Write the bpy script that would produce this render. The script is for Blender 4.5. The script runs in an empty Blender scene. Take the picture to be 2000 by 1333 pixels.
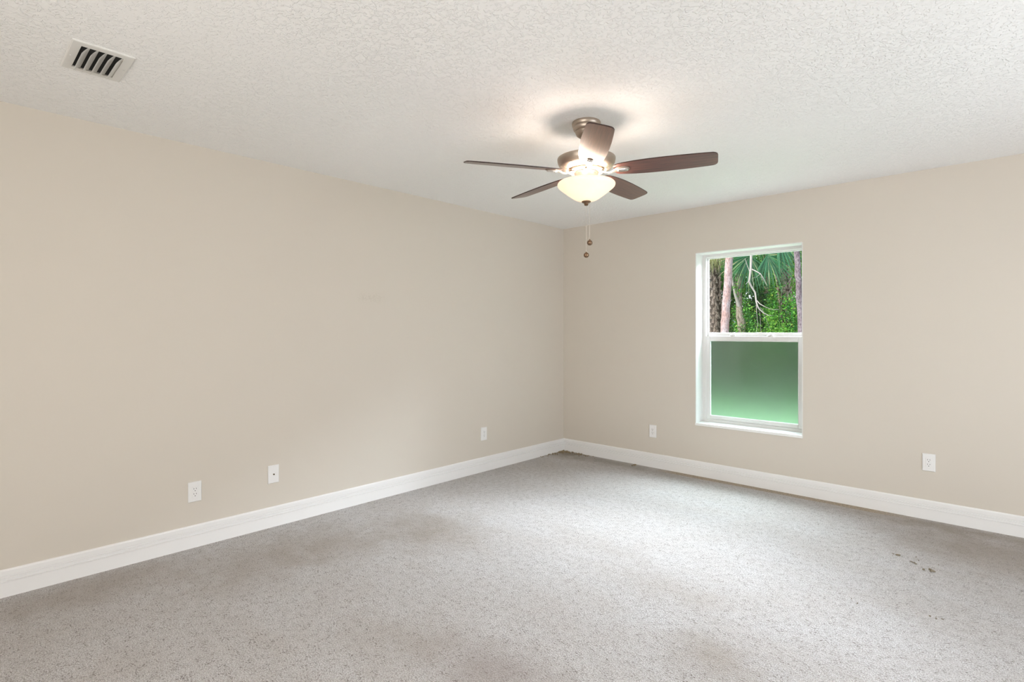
import bpy, bmesh, math, random
from mathutils import Vector, Matrix

scene = bpy.context.scene
COL = scene.collection
PI = math.pi

# ---------------------------------------------------------------- camera
EYE = 1.305
ROT = math.radians(43.17)
cam_data = bpy.data.cameras.new('camera')
cam = bpy.data.objects.new('camera', cam_data)
COL.objects.link(cam)
cam.location = (0, 0, EYE)
cam.rotation_euler = (PI / 2, 0, ROT)
cam_data.sensor_width = 36
cam_data.lens = 1048 / 2000 * 36
cam_data.shift_y = -17.5 / 2000
cam_data.clip_start = 0.05
scene.camera = cam

# ---------------------------------------------------------------- view, sky, sun, daylight and added fill
scene.view_settings.view_transform = 'Standard'
scene.view_settings.look = 'None'
scene.view_settings.exposure = 0.65
scene.view_settings.gamma = 1.0
scene.view_settings.use_curve_mapping = False

world = bpy.data.worlds.new('sky')
scene.world = world
world.use_nodes = True
wn = world.node_tree.nodes
wl = world.node_tree.links
wn.clear()
w_out = wn.new('ShaderNodeOutputWorld')
w_bg = wn.new('ShaderNodeBackground')
w_sky = wn.new('ShaderNodeTexSky')
w_sky.sky_type = 'HOSEK_WILKIE'
w_sky.sun_direction = Vector((-0.45, -0.55, 0.72)).normalized()
w_sky.turbidity = 6.0
w_sky.ground_albedo = 0.3
w_bg.inputs['Strength'].default_value = 2.6
w_mix = wn.new('ShaderNodeMix')
w_mix.data_type = 'RGBA'
w_mix.inputs['Factor'].default_value = 0.55
w_mix.inputs['B'].default_value = (0.86, 0.93, 1.0, 1)
wl.new(w_sky.outputs[0], w_mix.inputs['A'])
wl.new(w_mix.outputs['Result'], w_bg.inputs['Color'])
wl.new(w_bg.outputs[0], w_out.inputs[0])


def light(name, kind, loc, energy, color, direction=None, parent=None, **kw):
    d = bpy.data.lights.new(name, kind)
    d.energy = energy
    d.color = color
    for k, v in kw.items():
        setattr(d, k, v)
    o = bpy.data.objects.new(name, d)
    COL.objects.link(o)
    o.location = loc
    if direction is not None:
        o.rotation_euler = Vector(direction).to_track_quat('-Z', 'Y').to_euler()
    if parent:
        o.parent = parent
    return o


# sun on the garden, from behind the house
light('sun', 'SUN', (0, -5, 8), 4.2, (1.0, 0.95, 0.86), (0.45, 0.6, -0.75), angle=0.02)
# room shell: wall_left x=XL, wall_back y=YB (the window wall), wall_right x=XR, wall_front y=YF
XL, XR, YB, YF, H = -3.635, 1.75, 4.708, -1.75, 2.44
# fill lights added behind unseen openings in the two walls outside the frame
light('fill_side', 'AREA', (XR + 0.10, 2.6, 1.15), 26, (0.88, 0.94, 1.0), (-1, 0, 0),
      shape='RECTANGLE', size=1.9, size_y=1.9)
light('fill_behind', 'AREA', (-0.5, YF - 0.10, 1.3), 49, (1.0, 0.94, 0.85), (0, 1, 0),
      shape='RECTANGLE', size=2.2, size_y=1.5)
# area light added for open sky, shining down through the window in view
light('sky_fill_garden', 'AREA', (-1.6, YB + 3.3, 5.2), 6200, (0.82, 0.895, 1.0), (0.0, -3.3, -4.0),
      shape='RECTANGLE', size=7.0, size_y=4.0, spread=2.6)
# sky portal in the window that the photograph shows
pl = light('daylight_window', 'AREA', (-1.681, YB + 0.26, 1.249), 1, (1, 1, 1), (0, -1, 0),
           shape='RECTANGLE', size=0.9, size_y=1.56)
pl.data.cycles.is_portal = True


# ---------------------------------------------------------------- helpers
def obj(name, bm, mat, parent=None, smooth=False, loc=None):
    me = bpy.data.meshes.new(name)
    bm.to_mesh(me)
    bm.free()
    if mat is not None:
        me.materials.append(mat)
    if smooth:
        me.polygons.foreach_set('use_smooth', [True] * len(me.polygons))
        try:
            me.set_sharp_from_angle(angle=math.radians(smooth if smooth is not True else 40))
        except Exception:
            pass
    o = bpy.data.objects.new(name, me)
    COL.objects.link(o)
    if parent is not None:
        o.parent = parent
    if loc is not None:
        o.location = loc
    return o


def empty(name, loc=(0, 0, 0), rotz=0.0):
    o = bpy.data.objects.new(name, None)
    COL.objects.link(o)
    o.location = loc
    o.rotation_euler = (0, 0, rotz)
    o.empty_display_size = 0.1
    return o


def tag(o, label=None, cat=None, group=None, kind=None):
    if label:
        o['label'] = label
    if cat:
        o['category'] = cat
    if group:
        o['group'] = group
    if kind:
        o['kind'] = kind
    return o


def box(bm, x0, x1, y0, y1, z0, z1, bevel=0.0, segs=2):
    vs = [bm.verts.new((x, y, z)) for x in (x0, x1) for y in (y0, y1) for z in (z0, z1)]
    f = [(0, 1, 3, 2), (4, 6, 7, 5), (0, 4, 5, 1), (2, 3, 7, 6), (0, 2, 6, 4), (1, 5, 7, 3)]
    fs = [bm.faces.new([vs[i] for i in q]) for q in f]
    if bevel > 0:
        es = list({e for q in fs for e in q.edges})
        bmesh.ops.bevel(bm, geom=es, offset=bevel, segments=segs, affect='EDGES', profile=0.5)
    return bm


def new_box(*a, **k):
    return box(bmesh.new(), *a, **k)


def lathe(bm, prof, n=48, cx=0.0, cy=0.0, close=False):
    """prof: list of (r, z) turned about a vertical axis"""
    rings = []
    for r, z in prof:
        if r < 1e-6:
            rings.append([bm.verts.new((cx, cy, z))])
        else:
            rings.append([bm.verts.new((cx + r * math.cos(2 * PI * i / n), cy + r * math.sin(2 * PI * i / n), z))
                          for i in range(n)])
    pairs = list(zip(rings, rings[1:]))
    if close:
        pairs.append((rings[-1], rings[0]))
    for a, b in pairs:
        for i in range(n):
            j = (i + 1) % n
            if len(a) == 1 and len(b) == 1:
                continue
            if len(a) == 1:
                bm.faces.new((a[0], b[i], b[j]))
            elif len(b) == 1:
                bm.faces.new((a[i], b[0], a[j]))
            else:
                bm.faces.new((a[i], b[i], b[j], a[j]))
    bmesh.ops.recalc_face_normals(bm, faces=bm.faces)
    return bm


def tube(bm, pts, radii, n=8, cap=True):
    """round tube along a polyline; radii is a number or a list"""
    pts = [Vector(p) for p in pts]
    if not hasattr(radii, '__len__'):
        radii = [radii] * len(pts)
    rings = []
    up = Vector((0.13, 0.27, 0.95)).normalized()
    for i, p in enumerate(pts):
        t = (pts[min(i + 1, len(pts) - 1)] - pts[max(i - 1, 0)]).normalized()
        a = t.cross(up)
        if a.length < 0.15:
            a = t.cross(Vector((1, 0.1, 0)))
        a.normalize()
        if rings:
            # keep the frame from flipping
            pa = prev - t * prev.dot(t)
            if pa.length > 1e-4:
                a = pa.normalized()
        prev = a
        b = t.cross(a)
        rings.append([bm.verts.new(p + radii[i] * (a * math.cos(2 * PI * k / n) + b * math.sin(2 * PI * k / n)))
                      for k in range(n)])
    for r0, r1 in zip(rings, rings[1:]):
        for k in range(n):
            j = (k + 1) % n
            bm.faces.new((r0[k], r0[j], r1[j], r1[k]))
    if cap:
        bm.faces.new(list(reversed(rings[0])))
        bm.faces.new(rings[-1])
    return bm


# ---------------------------------------------------------------- materials
def mat(name):
    m = bpy.data.materials.new(name)
    m.use_nodes = True
    nt = m.node_tree
    nt.nodes.clear()
    out = nt.nodes.new('ShaderNodeOutputMaterial')
    return m, nt, out


class N:
    """tiny node helper"""
    def __init__(self, nt):
        self.nt = nt

    def new(self, t, **kw):
        n = self.nt.nodes.new('ShaderNode' + t)
        for k, v in kw.items():
            setattr(n, k, v)
        return n

    def link(self, a, b):
        self.nt.links.new(a, b)

    def val(self, sock, v):
        if hasattr(v, 'is_output') or isinstance(v, bpy.types.NodeSocket):
            self.link(v, sock)
        else:
            sock.default_value = v

    def noise(self, vec, scale, detail=2.0, rough=0.5, dist=0.0):
        n = self.new('TexNoise')
        self.val(n.inputs['Vector'], vec)
        n.inputs['Scale'].default_value = scale
        n.inputs['Detail'].default_value = detail
        n.inputs['Roughness'].default_value = rough
        n.inputs['Distortion'].default_value = dist
        return n.outputs['Fac']

    def ramp(self, fac, stops, interp='LINEAR'):
        n = self.new('ValToRGB')
        cr = n.color_ramp
        cr.interpolation = interp
        while len(cr.elements) < len(stops):
            cr.elements.new(0.5)
        for e, (p, c) in zip(cr.elements, stops):
            e.position = p
            e.color = c if len(c) == 4 else (*c, 1)
        self.val(n.inputs['Fac'], fac)
        return n.outputs['Color']

    def rng(self, v, a, b, c=0.0, d=1.0):
        n = self.new('MapRange')
        self.val(n.inputs['Value'], v)
        n.inputs['From Min'].default_value = a
        n.inputs['From Max'].default_value = b
        n.inputs['To Min'].default_value = c
        n.inputs['To Max'].default_value = d
        return n.outputs['Result']

    def math(self, op, a, b=0.0):
        n = self.new('Math', operation=op)
        self.val(n.inputs[0], a)
        self.val(n.inputs[1], b)
        return n.outputs[0]

    def mix(self, fac, a, b, blend='MIX'):
        n = self.new('Mix', data_type='RGBA', blend_type=blend)
        self.val(n.inputs['Factor'], fac)
        self.val(n.inputs['A'], a if not isinstance(a, tuple) or len(a) == 4 else (*a, 1))
        self.val(n.inputs['B'], b if not isinstance(b, tuple) or len(b) == 4 else (*b, 1))
        return n.outputs['Result']

    def bump(self, height, strength, dist, normal=None):
        n = self.new('Bump')
        self.val(n.inputs['Height'], height)
        n.inputs['Strength'].default_value = strength
        n.inputs['Distance'].default_value = dist
        if normal is not None:
            self.link(normal, n.inputs['Normal'])
        return n.outputs['Normal']

    def coord(self, which='Object', scale=None, rot=None, loc=None):
        c = self.new('TexCoord').outputs[which]
        if scale or rot or loc:
            m = self.new('Mapping')
            self.link(c, m.inputs['Vector'])
            if scale:
                m.inputs['Scale'].default_value = scale
            if rot:
                m.inputs['Rotation'].default_value = rot
            if loc:
                m.inputs['Location'].default_value = loc
            return m.outputs[0]
        return c

    def bsdf(self, color, rough=0.5, metal=0.0, spec=0.5, normal=None, **kw):
        n = self.new('BsdfPrincipled')
        self.val(n.inputs['Base Color'], color if not isinstance(color, tuple) or len(color) == 4 else (*color, 1))
        self.val(n.inputs['Roughness'], rough)
        self.val(n.inputs['Metallic'], metal)
        n.inputs['Specular IOR Level'].default_value = spec
        if normal is not None:
            self.link(normal, n.inputs['Normal'])
        for k, v in kw.items():
            self.val(n.inputs[k], v)
        return n


def simple(name, color, rough=0.5, metal=0.0, spec=0.5, noise_amt=0.04, noise_scale=30, bump=0.0, bump_scale=200):
    m, nt, out = mat(name)
    n = N(nt)
    v = n.coord()
    f = n.noise(v, noise_scale, 3)
    c2 = tuple(max(0, c * (1 - noise_amt * 2)) for c in color)
    col = n.mix(f, color, c2)
    nor = n.bump(n.noise(v, bump_scale, 2), bump, 0.001) if bump else None
    b = n.bsdf(col, rough, metal, spec, nor)
    n.link(b.outputs[0], out.inputs[0])
    return m


def wall_paint(name, stain=None):
    m, nt, out = mat(name)
    n = N(nt)
    v = n.coord()
    col = n.mix(n.noise(v, 0.7, 2), (0.635, 0.583, 0.512), (0.615, 0.563, 0.495))
    h = n.noise(v, 160, 3, 0.55)
    if stain:
        sp = n.new('SeparateXYZ')
        n.link(v, sp.inputs[0])
        (y0, y1), (z0, z1) = stain
        my = n.math('MULTIPLY', n.rng(sp.outputs['Y'], y0, y0 + 0.06), n.rng(sp.outputs['Y'], y1, y1 - 0.08))
        mz = n.math('MULTIPLY', n.rng(sp.outputs['Z'], z0, z0 + 0.04), n.rng(sp.outputs['Z'], z1, z1 - 0.04))
        k = n.math('MULTIPLY', n.math('MULTIPLY', my, mz), n.rng(n.noise(v, 95, 3, 0.7), 0.45, 0.7))
        col = n.mix(n.math('MULTIPLY', k, 0.35), col, (0.40, 0.35, 0.28))
    nor = n.bump(h, 0.12, 0.0012)
    b = n.bsdf(col, 0.62, 0, 0.28, nor)
    n.link(b.outputs[0], out.inputs[0])
    return m


def ceiling_paint():
    m, nt, out = mat('textured_ceiling')
    n = N(nt)
    v = n.coord()
    big = n.noise(v, 1.1, 2)
    warp = n.noise(v, 28, 2, 0.5, 1.2)
    spl = n.rng(n.noise(v, 58, 2.0, 0.5, 0.7), 0.50, 0.585)      # flattened knockdown splats
    fine = n.noise(v, 130, 2)
    h = n.math('ADD', n.math('MULTIPLY', spl, 0.8), n.math('MULTIPLY', fine, 0.28))
    h = n.math('ADD', h, n.math('MULTIPLY', warp, 0.35))
    amt = n.rng(big, 0.35, 0.6, 0.55, 1.0)
    h = n.math('MULTIPLY', h, amt)
    nor = n.bump(h, 0.85, 0.0034)
    b = n.bsdf((0.89, 0.885, 0.875), 0.8, 0, 0.2, nor)
    n.link(b.outputs[0], out.inputs[0])
    return m


def carpet_mat():
    m, nt, out = mat('cut_pile_carpet')
    n = N(nt)
    v = n.coord()
    vs = n.coord(scale=(1.0, 1.6, 1.0), rot=(0, 0, 0.5))
    tuft = n.noise(v, 210, 2, 0.6)
    tuft2 = n.noise(vs, 95, 3, 0.65, 0.6)
    clump = n.noise(v, 26, 3, 0.6)
    nap = n.noise(vs, 2.2, 3, 0.55, 0.4)
    base = n.mix(n.rng(tuft, 0.38, 0.60), (0.36, 0.33, 0.31), (0.76, 0.735, 0.73))
    base = n.mix(n.math('MULTIPLY', n.rng(nap, 0.35, 0.68), 0.32), base, (0.46, 0.40, 0.35))
    # gaps between tufts where the backing shows, gathered in clumps
    gap = n.math('MULTIPLY', n.rng(tuft2, 0.50, 0.39), n.rng(clump, 0.40, 0.62))
    base = n.mix(n.math('MULTIPLY', gap, 0.85), base, (0.13, 0.095, 0.075))
    # traffic soiling of the worn carpet, plus darker bands along the window wall
    sp = n.new('SeparateXYZ')
    n.link(v, sp.inputs[0])

    def blot(x, y, rx, ry, amt, colr, base):
        dx = n.math('DIVIDE', n.math('SUBTRACT', sp.outputs['X'], x), rx)
        dy = n.math('DIVIDE', n.math('SUBTRACT', sp.outputs['Y'], y), ry)
        d = n.math('SQRT', n.math('ADD', n.math('MULTIPLY', dx, dx), n.math('MULTIPLY', dy, dy)))
        d = n.math('ADD', d, n.math('MULTIPLY', n.math('SUBTRACT', n.noise(v, 7, 3), 0.5), 1.1))
        k = n.math('MULTIPLY', n.rng(d, 1.0, 0.1), amt)
        return n.mix(k, base, colr)
    for b_ in BLOTS:
        base = blot(*b_, base)
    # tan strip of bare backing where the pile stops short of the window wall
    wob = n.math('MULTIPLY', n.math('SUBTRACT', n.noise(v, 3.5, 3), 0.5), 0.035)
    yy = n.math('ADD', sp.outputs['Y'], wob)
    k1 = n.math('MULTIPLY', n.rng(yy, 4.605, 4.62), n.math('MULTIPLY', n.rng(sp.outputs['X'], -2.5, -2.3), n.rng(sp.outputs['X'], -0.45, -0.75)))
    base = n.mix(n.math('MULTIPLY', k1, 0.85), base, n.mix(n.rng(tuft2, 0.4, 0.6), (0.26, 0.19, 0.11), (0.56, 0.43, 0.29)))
    h = n.math('ADD', n.math('MULTIPLY', tuft, 0.7), n.math('MULTIPLY', tuft2, 1.0))
    h = n.math('ADD', h, n.math('MULTIPLY', clump, 0.8))
    nor = n.bump(h, 0.9, 0.011)
    b = n.bsdf(base, 0.95, 0, 0.1, nor)
    b.inputs['Sheen Weight'].default_value = 0.25
    b.inputs['Sheen Roughness'].default_value = 0.5
    n.link(b.outputs[0], out.inputs[0])
    return m


BROWN = (0.30, 0.24, 0.18)
BLOTS = [(-2.85, 2.20, 0.50, 0.42, 0.62, BROWN),
         (-3.10, 1.62, 0.45, 0.40, 0.50, BROWN),
         (-3.12, 1.15, 0.40, 0.45, 0.42, BROWN),
         (-3.40, 0.55, 0.28, 0.55, 0.50, BROWN),
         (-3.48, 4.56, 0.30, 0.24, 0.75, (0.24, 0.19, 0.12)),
         (-2.85, 4.58, 0.95, 0.17, 0.62, (0.24, 0.20, 0.15)),  # darker band beside the window wall, towards the corner
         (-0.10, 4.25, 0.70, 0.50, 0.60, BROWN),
         (-0.35, 4.60, 0.90, 0.16, 0.60, (0.28, 0.22, 0.15)),  # darker band beside the window wall, at the right
         (-0.90, 2.10, 0.26, 0.20, 0.55, BROWN),
         (-1.45, 1.45, 0.40, 0.28, 0.50, (0.27, 0.21, 0.18)),
         (-1.30, 2.55, 0.50, 0.28, 0.25, BROWN),
         (-1.90, 1.35, 0.35, 0.25, 0.30, BROWN),
         (-1.75, 2.75, 0.30, 0.20, 0.20, BROWN)]


def nickel(name='brushed_nickel', color=(0.50, 0.42, 0.35), rough=0.40):
    m, nt, out = mat(name)
    n = N(nt)
    v = n.coord(scale=(1, 1, 14))
    f = n.noise(v, 60, 4)
    b = n.bsdf(n.mix(f, color, tuple(c * 0.82 for c in color)), n.rng(f, 0, 1, rough - 0.06, rough + 0.1), 1.0, 0.5,
               n.bump(f, 0.1, 0.0006))
    n.link(b.outputs[0], out.inputs[0])
    return m


def blade_wood():
    m, nt, out = mat('dark_walnut_laminate')
    n = N(nt)
    v = n.coord(scale=(1.6, 34, 34))
    g = n.noise(v, 3.2, 5, 0.65, 0.7)
    g2 = n.noise(n.coord(scale=(4, 160, 160)), 3, 3, 0.6)
    col = n.ramp(g, [(0.3, (0.035, 0.013, 0.010)), (0.5, (0.105, 0.038, 0.027)), (0.72, (0.21, 0.09, 0.065))])
    col = n.mix(n.math('MULTIPLY', n.rng(g2, 0.5, 0.7), 0.4), col, (0.03, 0.012, 0.01))
    b = n.bsdf(col, n.rng(g, 0.2, 0.8, 0.30, 0.42), 0, 0.6, n.bump(g2, 0.15, 0.0006))
    b.inputs['Coat Weight'].default_value = 0.55
    b.inputs['Coat Roughness'].default_value = 0.28
    n.link(b.outputs[0], out.inputs[0])
    return m


def bowl_glass():
    m, nt, out = mat('frosted_amber_glass')
    n = N(nt)
    v = n.coord()
    f = n.noise(v, 9, 3, 0.5, 1.0)
    b = n.bsdf(n.mix(f, (0.93, 0.80, 0.66), (0.86, 0.70, 0.54)), 0.3, 0, 0.5)
    tr = n.new('BsdfTranslucent')
    tr.inputs['Color'].default_value = (0.95, 0.80, 0.62, 1)
    mx = n.new('MixShader')
    mx.inputs[0].default_value = 0.035
    n.link(b.outputs[0], mx.inputs[1])
    n.link(tr.outputs[0], mx.inputs[2])
    em = n.new('Emission')
    n.link(n.mix(f, (1.0, 0.80, 0.56), (1.0, 0.74, 0.50)), em.inputs['Color'])
    em.inputs['Strength'].default_value = BOWL_EMIT
    ad = n.new('AddShader')
    n.link(mx.outputs[0], ad.inputs[0])
    n.link(em.outputs[0], ad.inputs[1])
    n.link(ad.outputs[0], out.inputs[0])
    return m


BOWL_EMIT = 0.38


def clear_glass():
    m, nt, out = mat('clear_window_glass')
    n = N(nt)
    t = n.new('BsdfTransparent')
    t.inputs['Color'].default_value = (0.97, 0.985, 0.975, 1)
    g = n.new('BsdfGlossy')
    g.inputs['Roughness'].default_value = 0.02
    fr = n.new('Fresnel')
    fr.inputs['IOR'].default_value = 1.35
    mx = n.new('MixShader')
    n.link(n.math('MULTIPLY', fr.outputs[0], 0.6), mx.inputs[0])
    n.link(t.outputs[0], mx.inputs[1])
    n.link(g.outputs[0], mx.inputs[2])
    n.link(mx.outputs[0], out.inputs[0])
    return m


def frosted_glass():
    m, nt, out = mat('frosted_window_glass')
    n = N(nt)
    v = n.coord()
    f = n.noise(v, 4, 3, 0.6, 0.8)
    r = n.new('BsdfRefraction')
    r.inputs['IOR'].default_value = 1.16
    r.inputs['Roughness'].default_value = 0.55
    r.inputs['Color'].default_value = (0.70, 0.78, 0.75, 1)
    d = n.bsdf(n.mix(f, (0.55, 0.62, 0.60), (0.45, 0.55, 0.50)), 0.5, 0, 0.3)
    mx = n.new('MixShader')
    n.link(n.rng(f, 0.3, 0.7, 0.03, 0.13), mx.inputs[0])
    n.link(r.outputs[0], mx.inputs[1])
    n.link(d.outputs[0], mx.inputs[2])
    n.link(mx.outputs[0], out.inputs[0])
    return m


def leaf_mat(name, stops, trans=0.35, rough=0.45):
    m, nt, out = mat(name)
    n = N(nt)
    gi = n.new('NewGeometry')
    col = n.ramp(gi.outputs['Random Per Island'], stops)
    b = n.bsdf(col, rough, 0, 0.5)
    t = n.new('BsdfTranslucent')
    n.link(n.mix(0.5, col, (0.25, 0.55, 0.05)), t.inputs['Color'])
    mx = n.new('MixShader')
    mx.inputs[0].default_value = trans
    n.link(b.outputs[0], mx.inputs[1])
    n.link(t.outputs[0], mx.inputs[2])
    n.link(mx.outputs[0], out.inputs[0])
    return m


def bark_mat(name, c1, c2, c3, zs=0.35, scale=9):
    m, nt, out = mat(name)
    n = N(nt)
    v = n.coord(scale=(1, 1, zs))
    vo = n.new('TexVoronoi', feature='DISTANCE_TO_EDGE')
    n.link(v, vo.inputs['Vector'])
    vo.inputs['Scale'].default_value = scale * 2.7
    vo.inputs['Randomness'].default_value = 1.0
    f = n.noise(v, scale, 4, 0.6)
    col = n.mix(n.rng(f, 0.35, 0.65), c1, c2)
    col = n.mix(n.math('MULTIPLY', n.rng(vo.outputs['Distance'], 0.07, 0.0, 0.0, 0.9), n.rng(n.noise(v, scale * 1.3, 3), 0.35, 0.6)), col, c3)
    flake = n.noise(v, scale * 3.2, 4, 0.65)
    col = n.mix(n.math('MULTIPLY', n.rng(flake, 0.47, 0.58), 0.75), col, c3)
    b = n.bsdf(col, 0.9, 0, 0.2, n.bump(flake, 0.8, 0.03))
    n.link(b.outputs[0], out.inputs[0])
    return m


M = {
    'wall': wall_paint('greige_wall_paint'),
    'wall_l': wall_paint('greige_wall_paint_touched_up', ((2.15, 2.43), (1.52, 1.62))),
    'ceiling': ceiling_paint(),
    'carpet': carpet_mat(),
    'trim': simple('semigloss_white_trim', (0.83, 0.82, 0.81), 0.38, 0, 0.45, 0.02, 6),
    'vinyl': simple('white_vinyl', (0.68, 0.665, 0.65), 0.35, 0, 0.45, 0.01, 6),
    'reveal': simple('white_reveal_paint', (0.72, 0.71, 0.69), 0.6, 0, 0.3, 0.02, 8, 0.1),
    'sill': simple('white_marble_sill', (0.86, 0.86, 0.84), 0.22, 0, 0.5, 0.03, 12),
    'plastic': simple('white_plastic', (0.80, 0.79, 0.78), 0.3, 0, 0.5, 0.01, 30),
    'slot': simple('dark_slot', (0.02, 0.018, 0.016), 0.6),
    'brass': simple('brass_connector', (0.30, 0.22, 0.12), 0.35, 1.0),
    'vent': simple('enamelled_vent_metal', (0.74, 0.73, 0.70), 0.45, 0, 0.4, 0.03, 20),
    'duct': simple('dark_duct', (0.02, 0.02, 0.02), 0.9),
    'nickel': nickel(),
    'antique': nickel('antique_brass', (0.26, 0.17, 0.11), 0.28),
    'silver': nickel('polished_bracket', (0.72, 0.68, 0.64), 0.22),
    'wood': blade_wood(),
    'edge': simple('dark_blade_edge', (0.035, 0.016, 0.012), 0.45),
    'bowl': bowl_glass(),
    'glass': clear_glass(),
    'frost': frosted_glass(),
    'crumb': simple('crumbled_backing', (0.38, 0.30, 0.19), 0.9, 0, 0.2, 0.3, 60),
    'fleck': simple('dark_dirt', (0.24, 0.20, 0.14), 0.9),
    'rubber': simple('dark_gasket', (0.05, 0.05, 0.05), 0.7),
}

# ---------------------------------------------------------------- room shell
WX0, WX1, WZ0, WZ1 = -2.122, -1.240, 0.478, 2.022      # opening of window_1


def struct(name, bm, m, parent=None, smooth=False):
    o = obj(name, bm, m, parent, smooth)
    if parent is None:
        o['kind'] = 'structure'
    return o


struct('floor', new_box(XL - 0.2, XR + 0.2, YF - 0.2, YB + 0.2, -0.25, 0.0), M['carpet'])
struct('ceiling', new_box(XL - 0.3, XR + 0.3, YF - 0.3, YB + 0.3, H, H + 0.3), M['ceiling'])
struct('wall_left', new_box(XL - 0.2, XL, YF - 0.2, YB + 0.2, 0, H), M['wall_l'])

bm = bmesh.new()                                        # window wall with its opening
for a in ((XL, WX0, 0, H), (WX1, XR, 0, H), (WX0, WX1, 0, WZ0 - 0.022), (WX0, WX1, WZ1, H)):
    box(bm, a[0], a[1], YB, YB + 0.2, a[2], a[3])
bmesh.ops.remove_doubles(bm, verts=bm.verts, dist=1e-5)
struct('wall_back', bm, M['wall'])

SX0, SX1, SZ0, SZ1 = 1.65, 3.55, 0.12, 2.1             # opening added in wall_right for the side fill light (y range)
bm = bmesh.new()
for a in ((YF - 0.2, SX0, 0, H), (SX1, YB + 0.2, 0, H), (SX0, SX1, 0, SZ0), (SX0, SX1, SZ1, H)):
    box(bm, XR, XR + 0.2, a[0], a[1], a[2], a[3])
struct('wall_right', bm, M['wall'])
FX0, FX1, FZ0, FZ1 = -1.6, 0.6, 0.55, 2.05             # opening added in wall_front for the fill light behind
bm = bmesh.new()
for a in ((XL, FX0, 0, H), (FX1, XR, 0, H), (FX0, FX1, 0, FZ0), (FX0, FX1, FZ1, H)):
    box(bm, a[0], a[1], YF - 0.2, YF, a[2], a[3])
struct('wall_front', bm, M['wall'])


def ring(bm, x0, x1, z0, z1, w, y0, y1, wt=None, wb=None, bevel=0.002):
    """rectangular frame of four members in the XZ plane"""
    wt = w if wt is None else wt
    wb = w if wb is None else wb
    box(bm, x0, x0 + w, y0, y1, z0, z1, bevel)
    box(bm, x1 - w, x1, y0, y1, z0, z1, bevel)
    box(bm, x0 + w, x1 - w, y0, y1, z1 - wt, z1, bevel)
    box(bm, x0 + w, x1 - w, y0, y1, z0, z0 + wb, bevel)
    return bm


# plain frames in the two unseen openings added for the fill lights
w2 = empty('added_window_2', (XR, 2.6, SZ0))
tag(w2, kind='structure')
bm = ring(bmesh.new(), -0.95, 0.95, 0, SZ1 - SZ0, 0.05, -0.10, -0.05)
box(bm, -0.03, 0.03, -0.10, -0.05, 0.05, SZ1 - SZ0 - 0.05, 0.002)
o = obj('window_frame', bm, M['vinyl'], w2)
o.rotation_euler = (0, 0, PI / 2)
o.location = (-0.02, 0, 0)
w3 = empty('added_window_3', (-0.5, YF, FZ0))
tag(w3, kind='structure')
bm = ring(bmesh.new(), -1.1, 1.1, 0, FZ1 - FZ0, 0.05, -0.09, -0.04)
obj('window_frame', bm, M['vinyl'], w3)

# baseboards: a moulded profile extruded along each wall
PROF = [(0, 0), (0.0145, 0), (0.0145, 0.072), (0.0165, 0.0745), (0.0165, 0.0775), (0.0070, 0.0785), (0.0070, 0.0835),
        (0.0120, 0.0855), (0.0130, 0.0950), (0.0060, 0.0960), (0.0060, 0.1010), (0.0115, 0.1035), (0.0115, 0.126),
        (0.010, 0.131), (0.006, 0.1345), (0, 0.1345)]


def baseboard(name, p0, p1, inward, miter0, miter1):
    """p0-p1 along the wall, inward is the unit vector into the room; mitres extend by depth"""
    bm = bmesh.new()
    p0, p1, inw = Vector(p0), Vector(p1), Vector(inward)
    d = (p1 - p0).normalized()
    ends = []
    for p, s in ((p0, miter0), (p1, miter1)):
        ends.append([bm.verts.new(p + inw * t + d * (s * t) + Vector((0, 0, z))) for t, z in PROF])
    n = len(PROF)
    for i in range(n):
        j = (i + 1) % n
        bm.faces.new((ends[0][i], ends[0][j], ends[1][j], ends[1][i]))
    bm.faces.new(ends[0])
    bm.faces.new(list(reversed(ends[1])))
    bmesh.ops.recalc_face_normals(bm, faces=bm.faces)
    return struct(name, bm, M['trim'])


baseboard('baseboard_left', (XL, YF, 0), (XL, YB, 0), (1, 0, 0), 1, -1)
baseboard('baseboard_back', (XL, YB, 0), (XR, YB, 0), (0, -1, 0), 1, -1)
baseboard('baseboard_right', (XR, YB, 0), (XR, SX1, 0), (-1, 0, 0), 1, 0)
baseboard('baseboard_front', (XL, YF, 0), (XR, YF, 0), (0, 1, 0), 1, -1)

# ---------------------------------------------------------------- the window in view
win = empty('window_1', ((WX0 + WX1) / 2, YB, WZ0))
tag(win, kind='structure')
ox, oy, oz = win.location


def wpart(name, bm, m, parent=win, smooth=False):
    bmesh.ops.translate(bm, verts=bm.verts, vec=(-ox, -oy, -oz))
    return obj(name, bm, m, parent, smooth)


YW = 4.85                                               # inner face of the vinyl frame
bm = bmesh.new()                                        # white returns on both sides and the top
box(bm, WX0 - 0.004, WX0 + 0.003, YB - 0.001, YW, WZ0, WZ1)
box(bm, WX1 - 0.003, WX1 + 0.004, YB - 0.001, YW, WZ0, WZ1)
box(bm, WX0 + 0.003, WX1 - 0.003, YB - 0.001, YW, WZ1 - 0.003, WZ1 + 0.004)
wpart('window_reveal', bm, M['reveal'])
wpart('window_sill', new_box(WX0 - 0.002, WX1 + 0.004, YB - 0.012, YW + 0.01, WZ0 - 0.021, WZ0 + 0.001, 0.003), M['sill'])
fr = wpart('window_frame', ring(bmesh.new(), WX0, WX1, WZ0, WZ1, 0.034, YW, YW + 0.07, 0.030, 0.026), M['vinyl'])
us = wpart('upper_sash', ring(bmesh.new(), WX0 + 0.033, WX1 - 0.033, 1.262, WZ1 - 0.029, 0.009, YW + 0.036, YW + 0.06,
                              0.010, 0.038, 0.0015), M['vinyl'])
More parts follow.
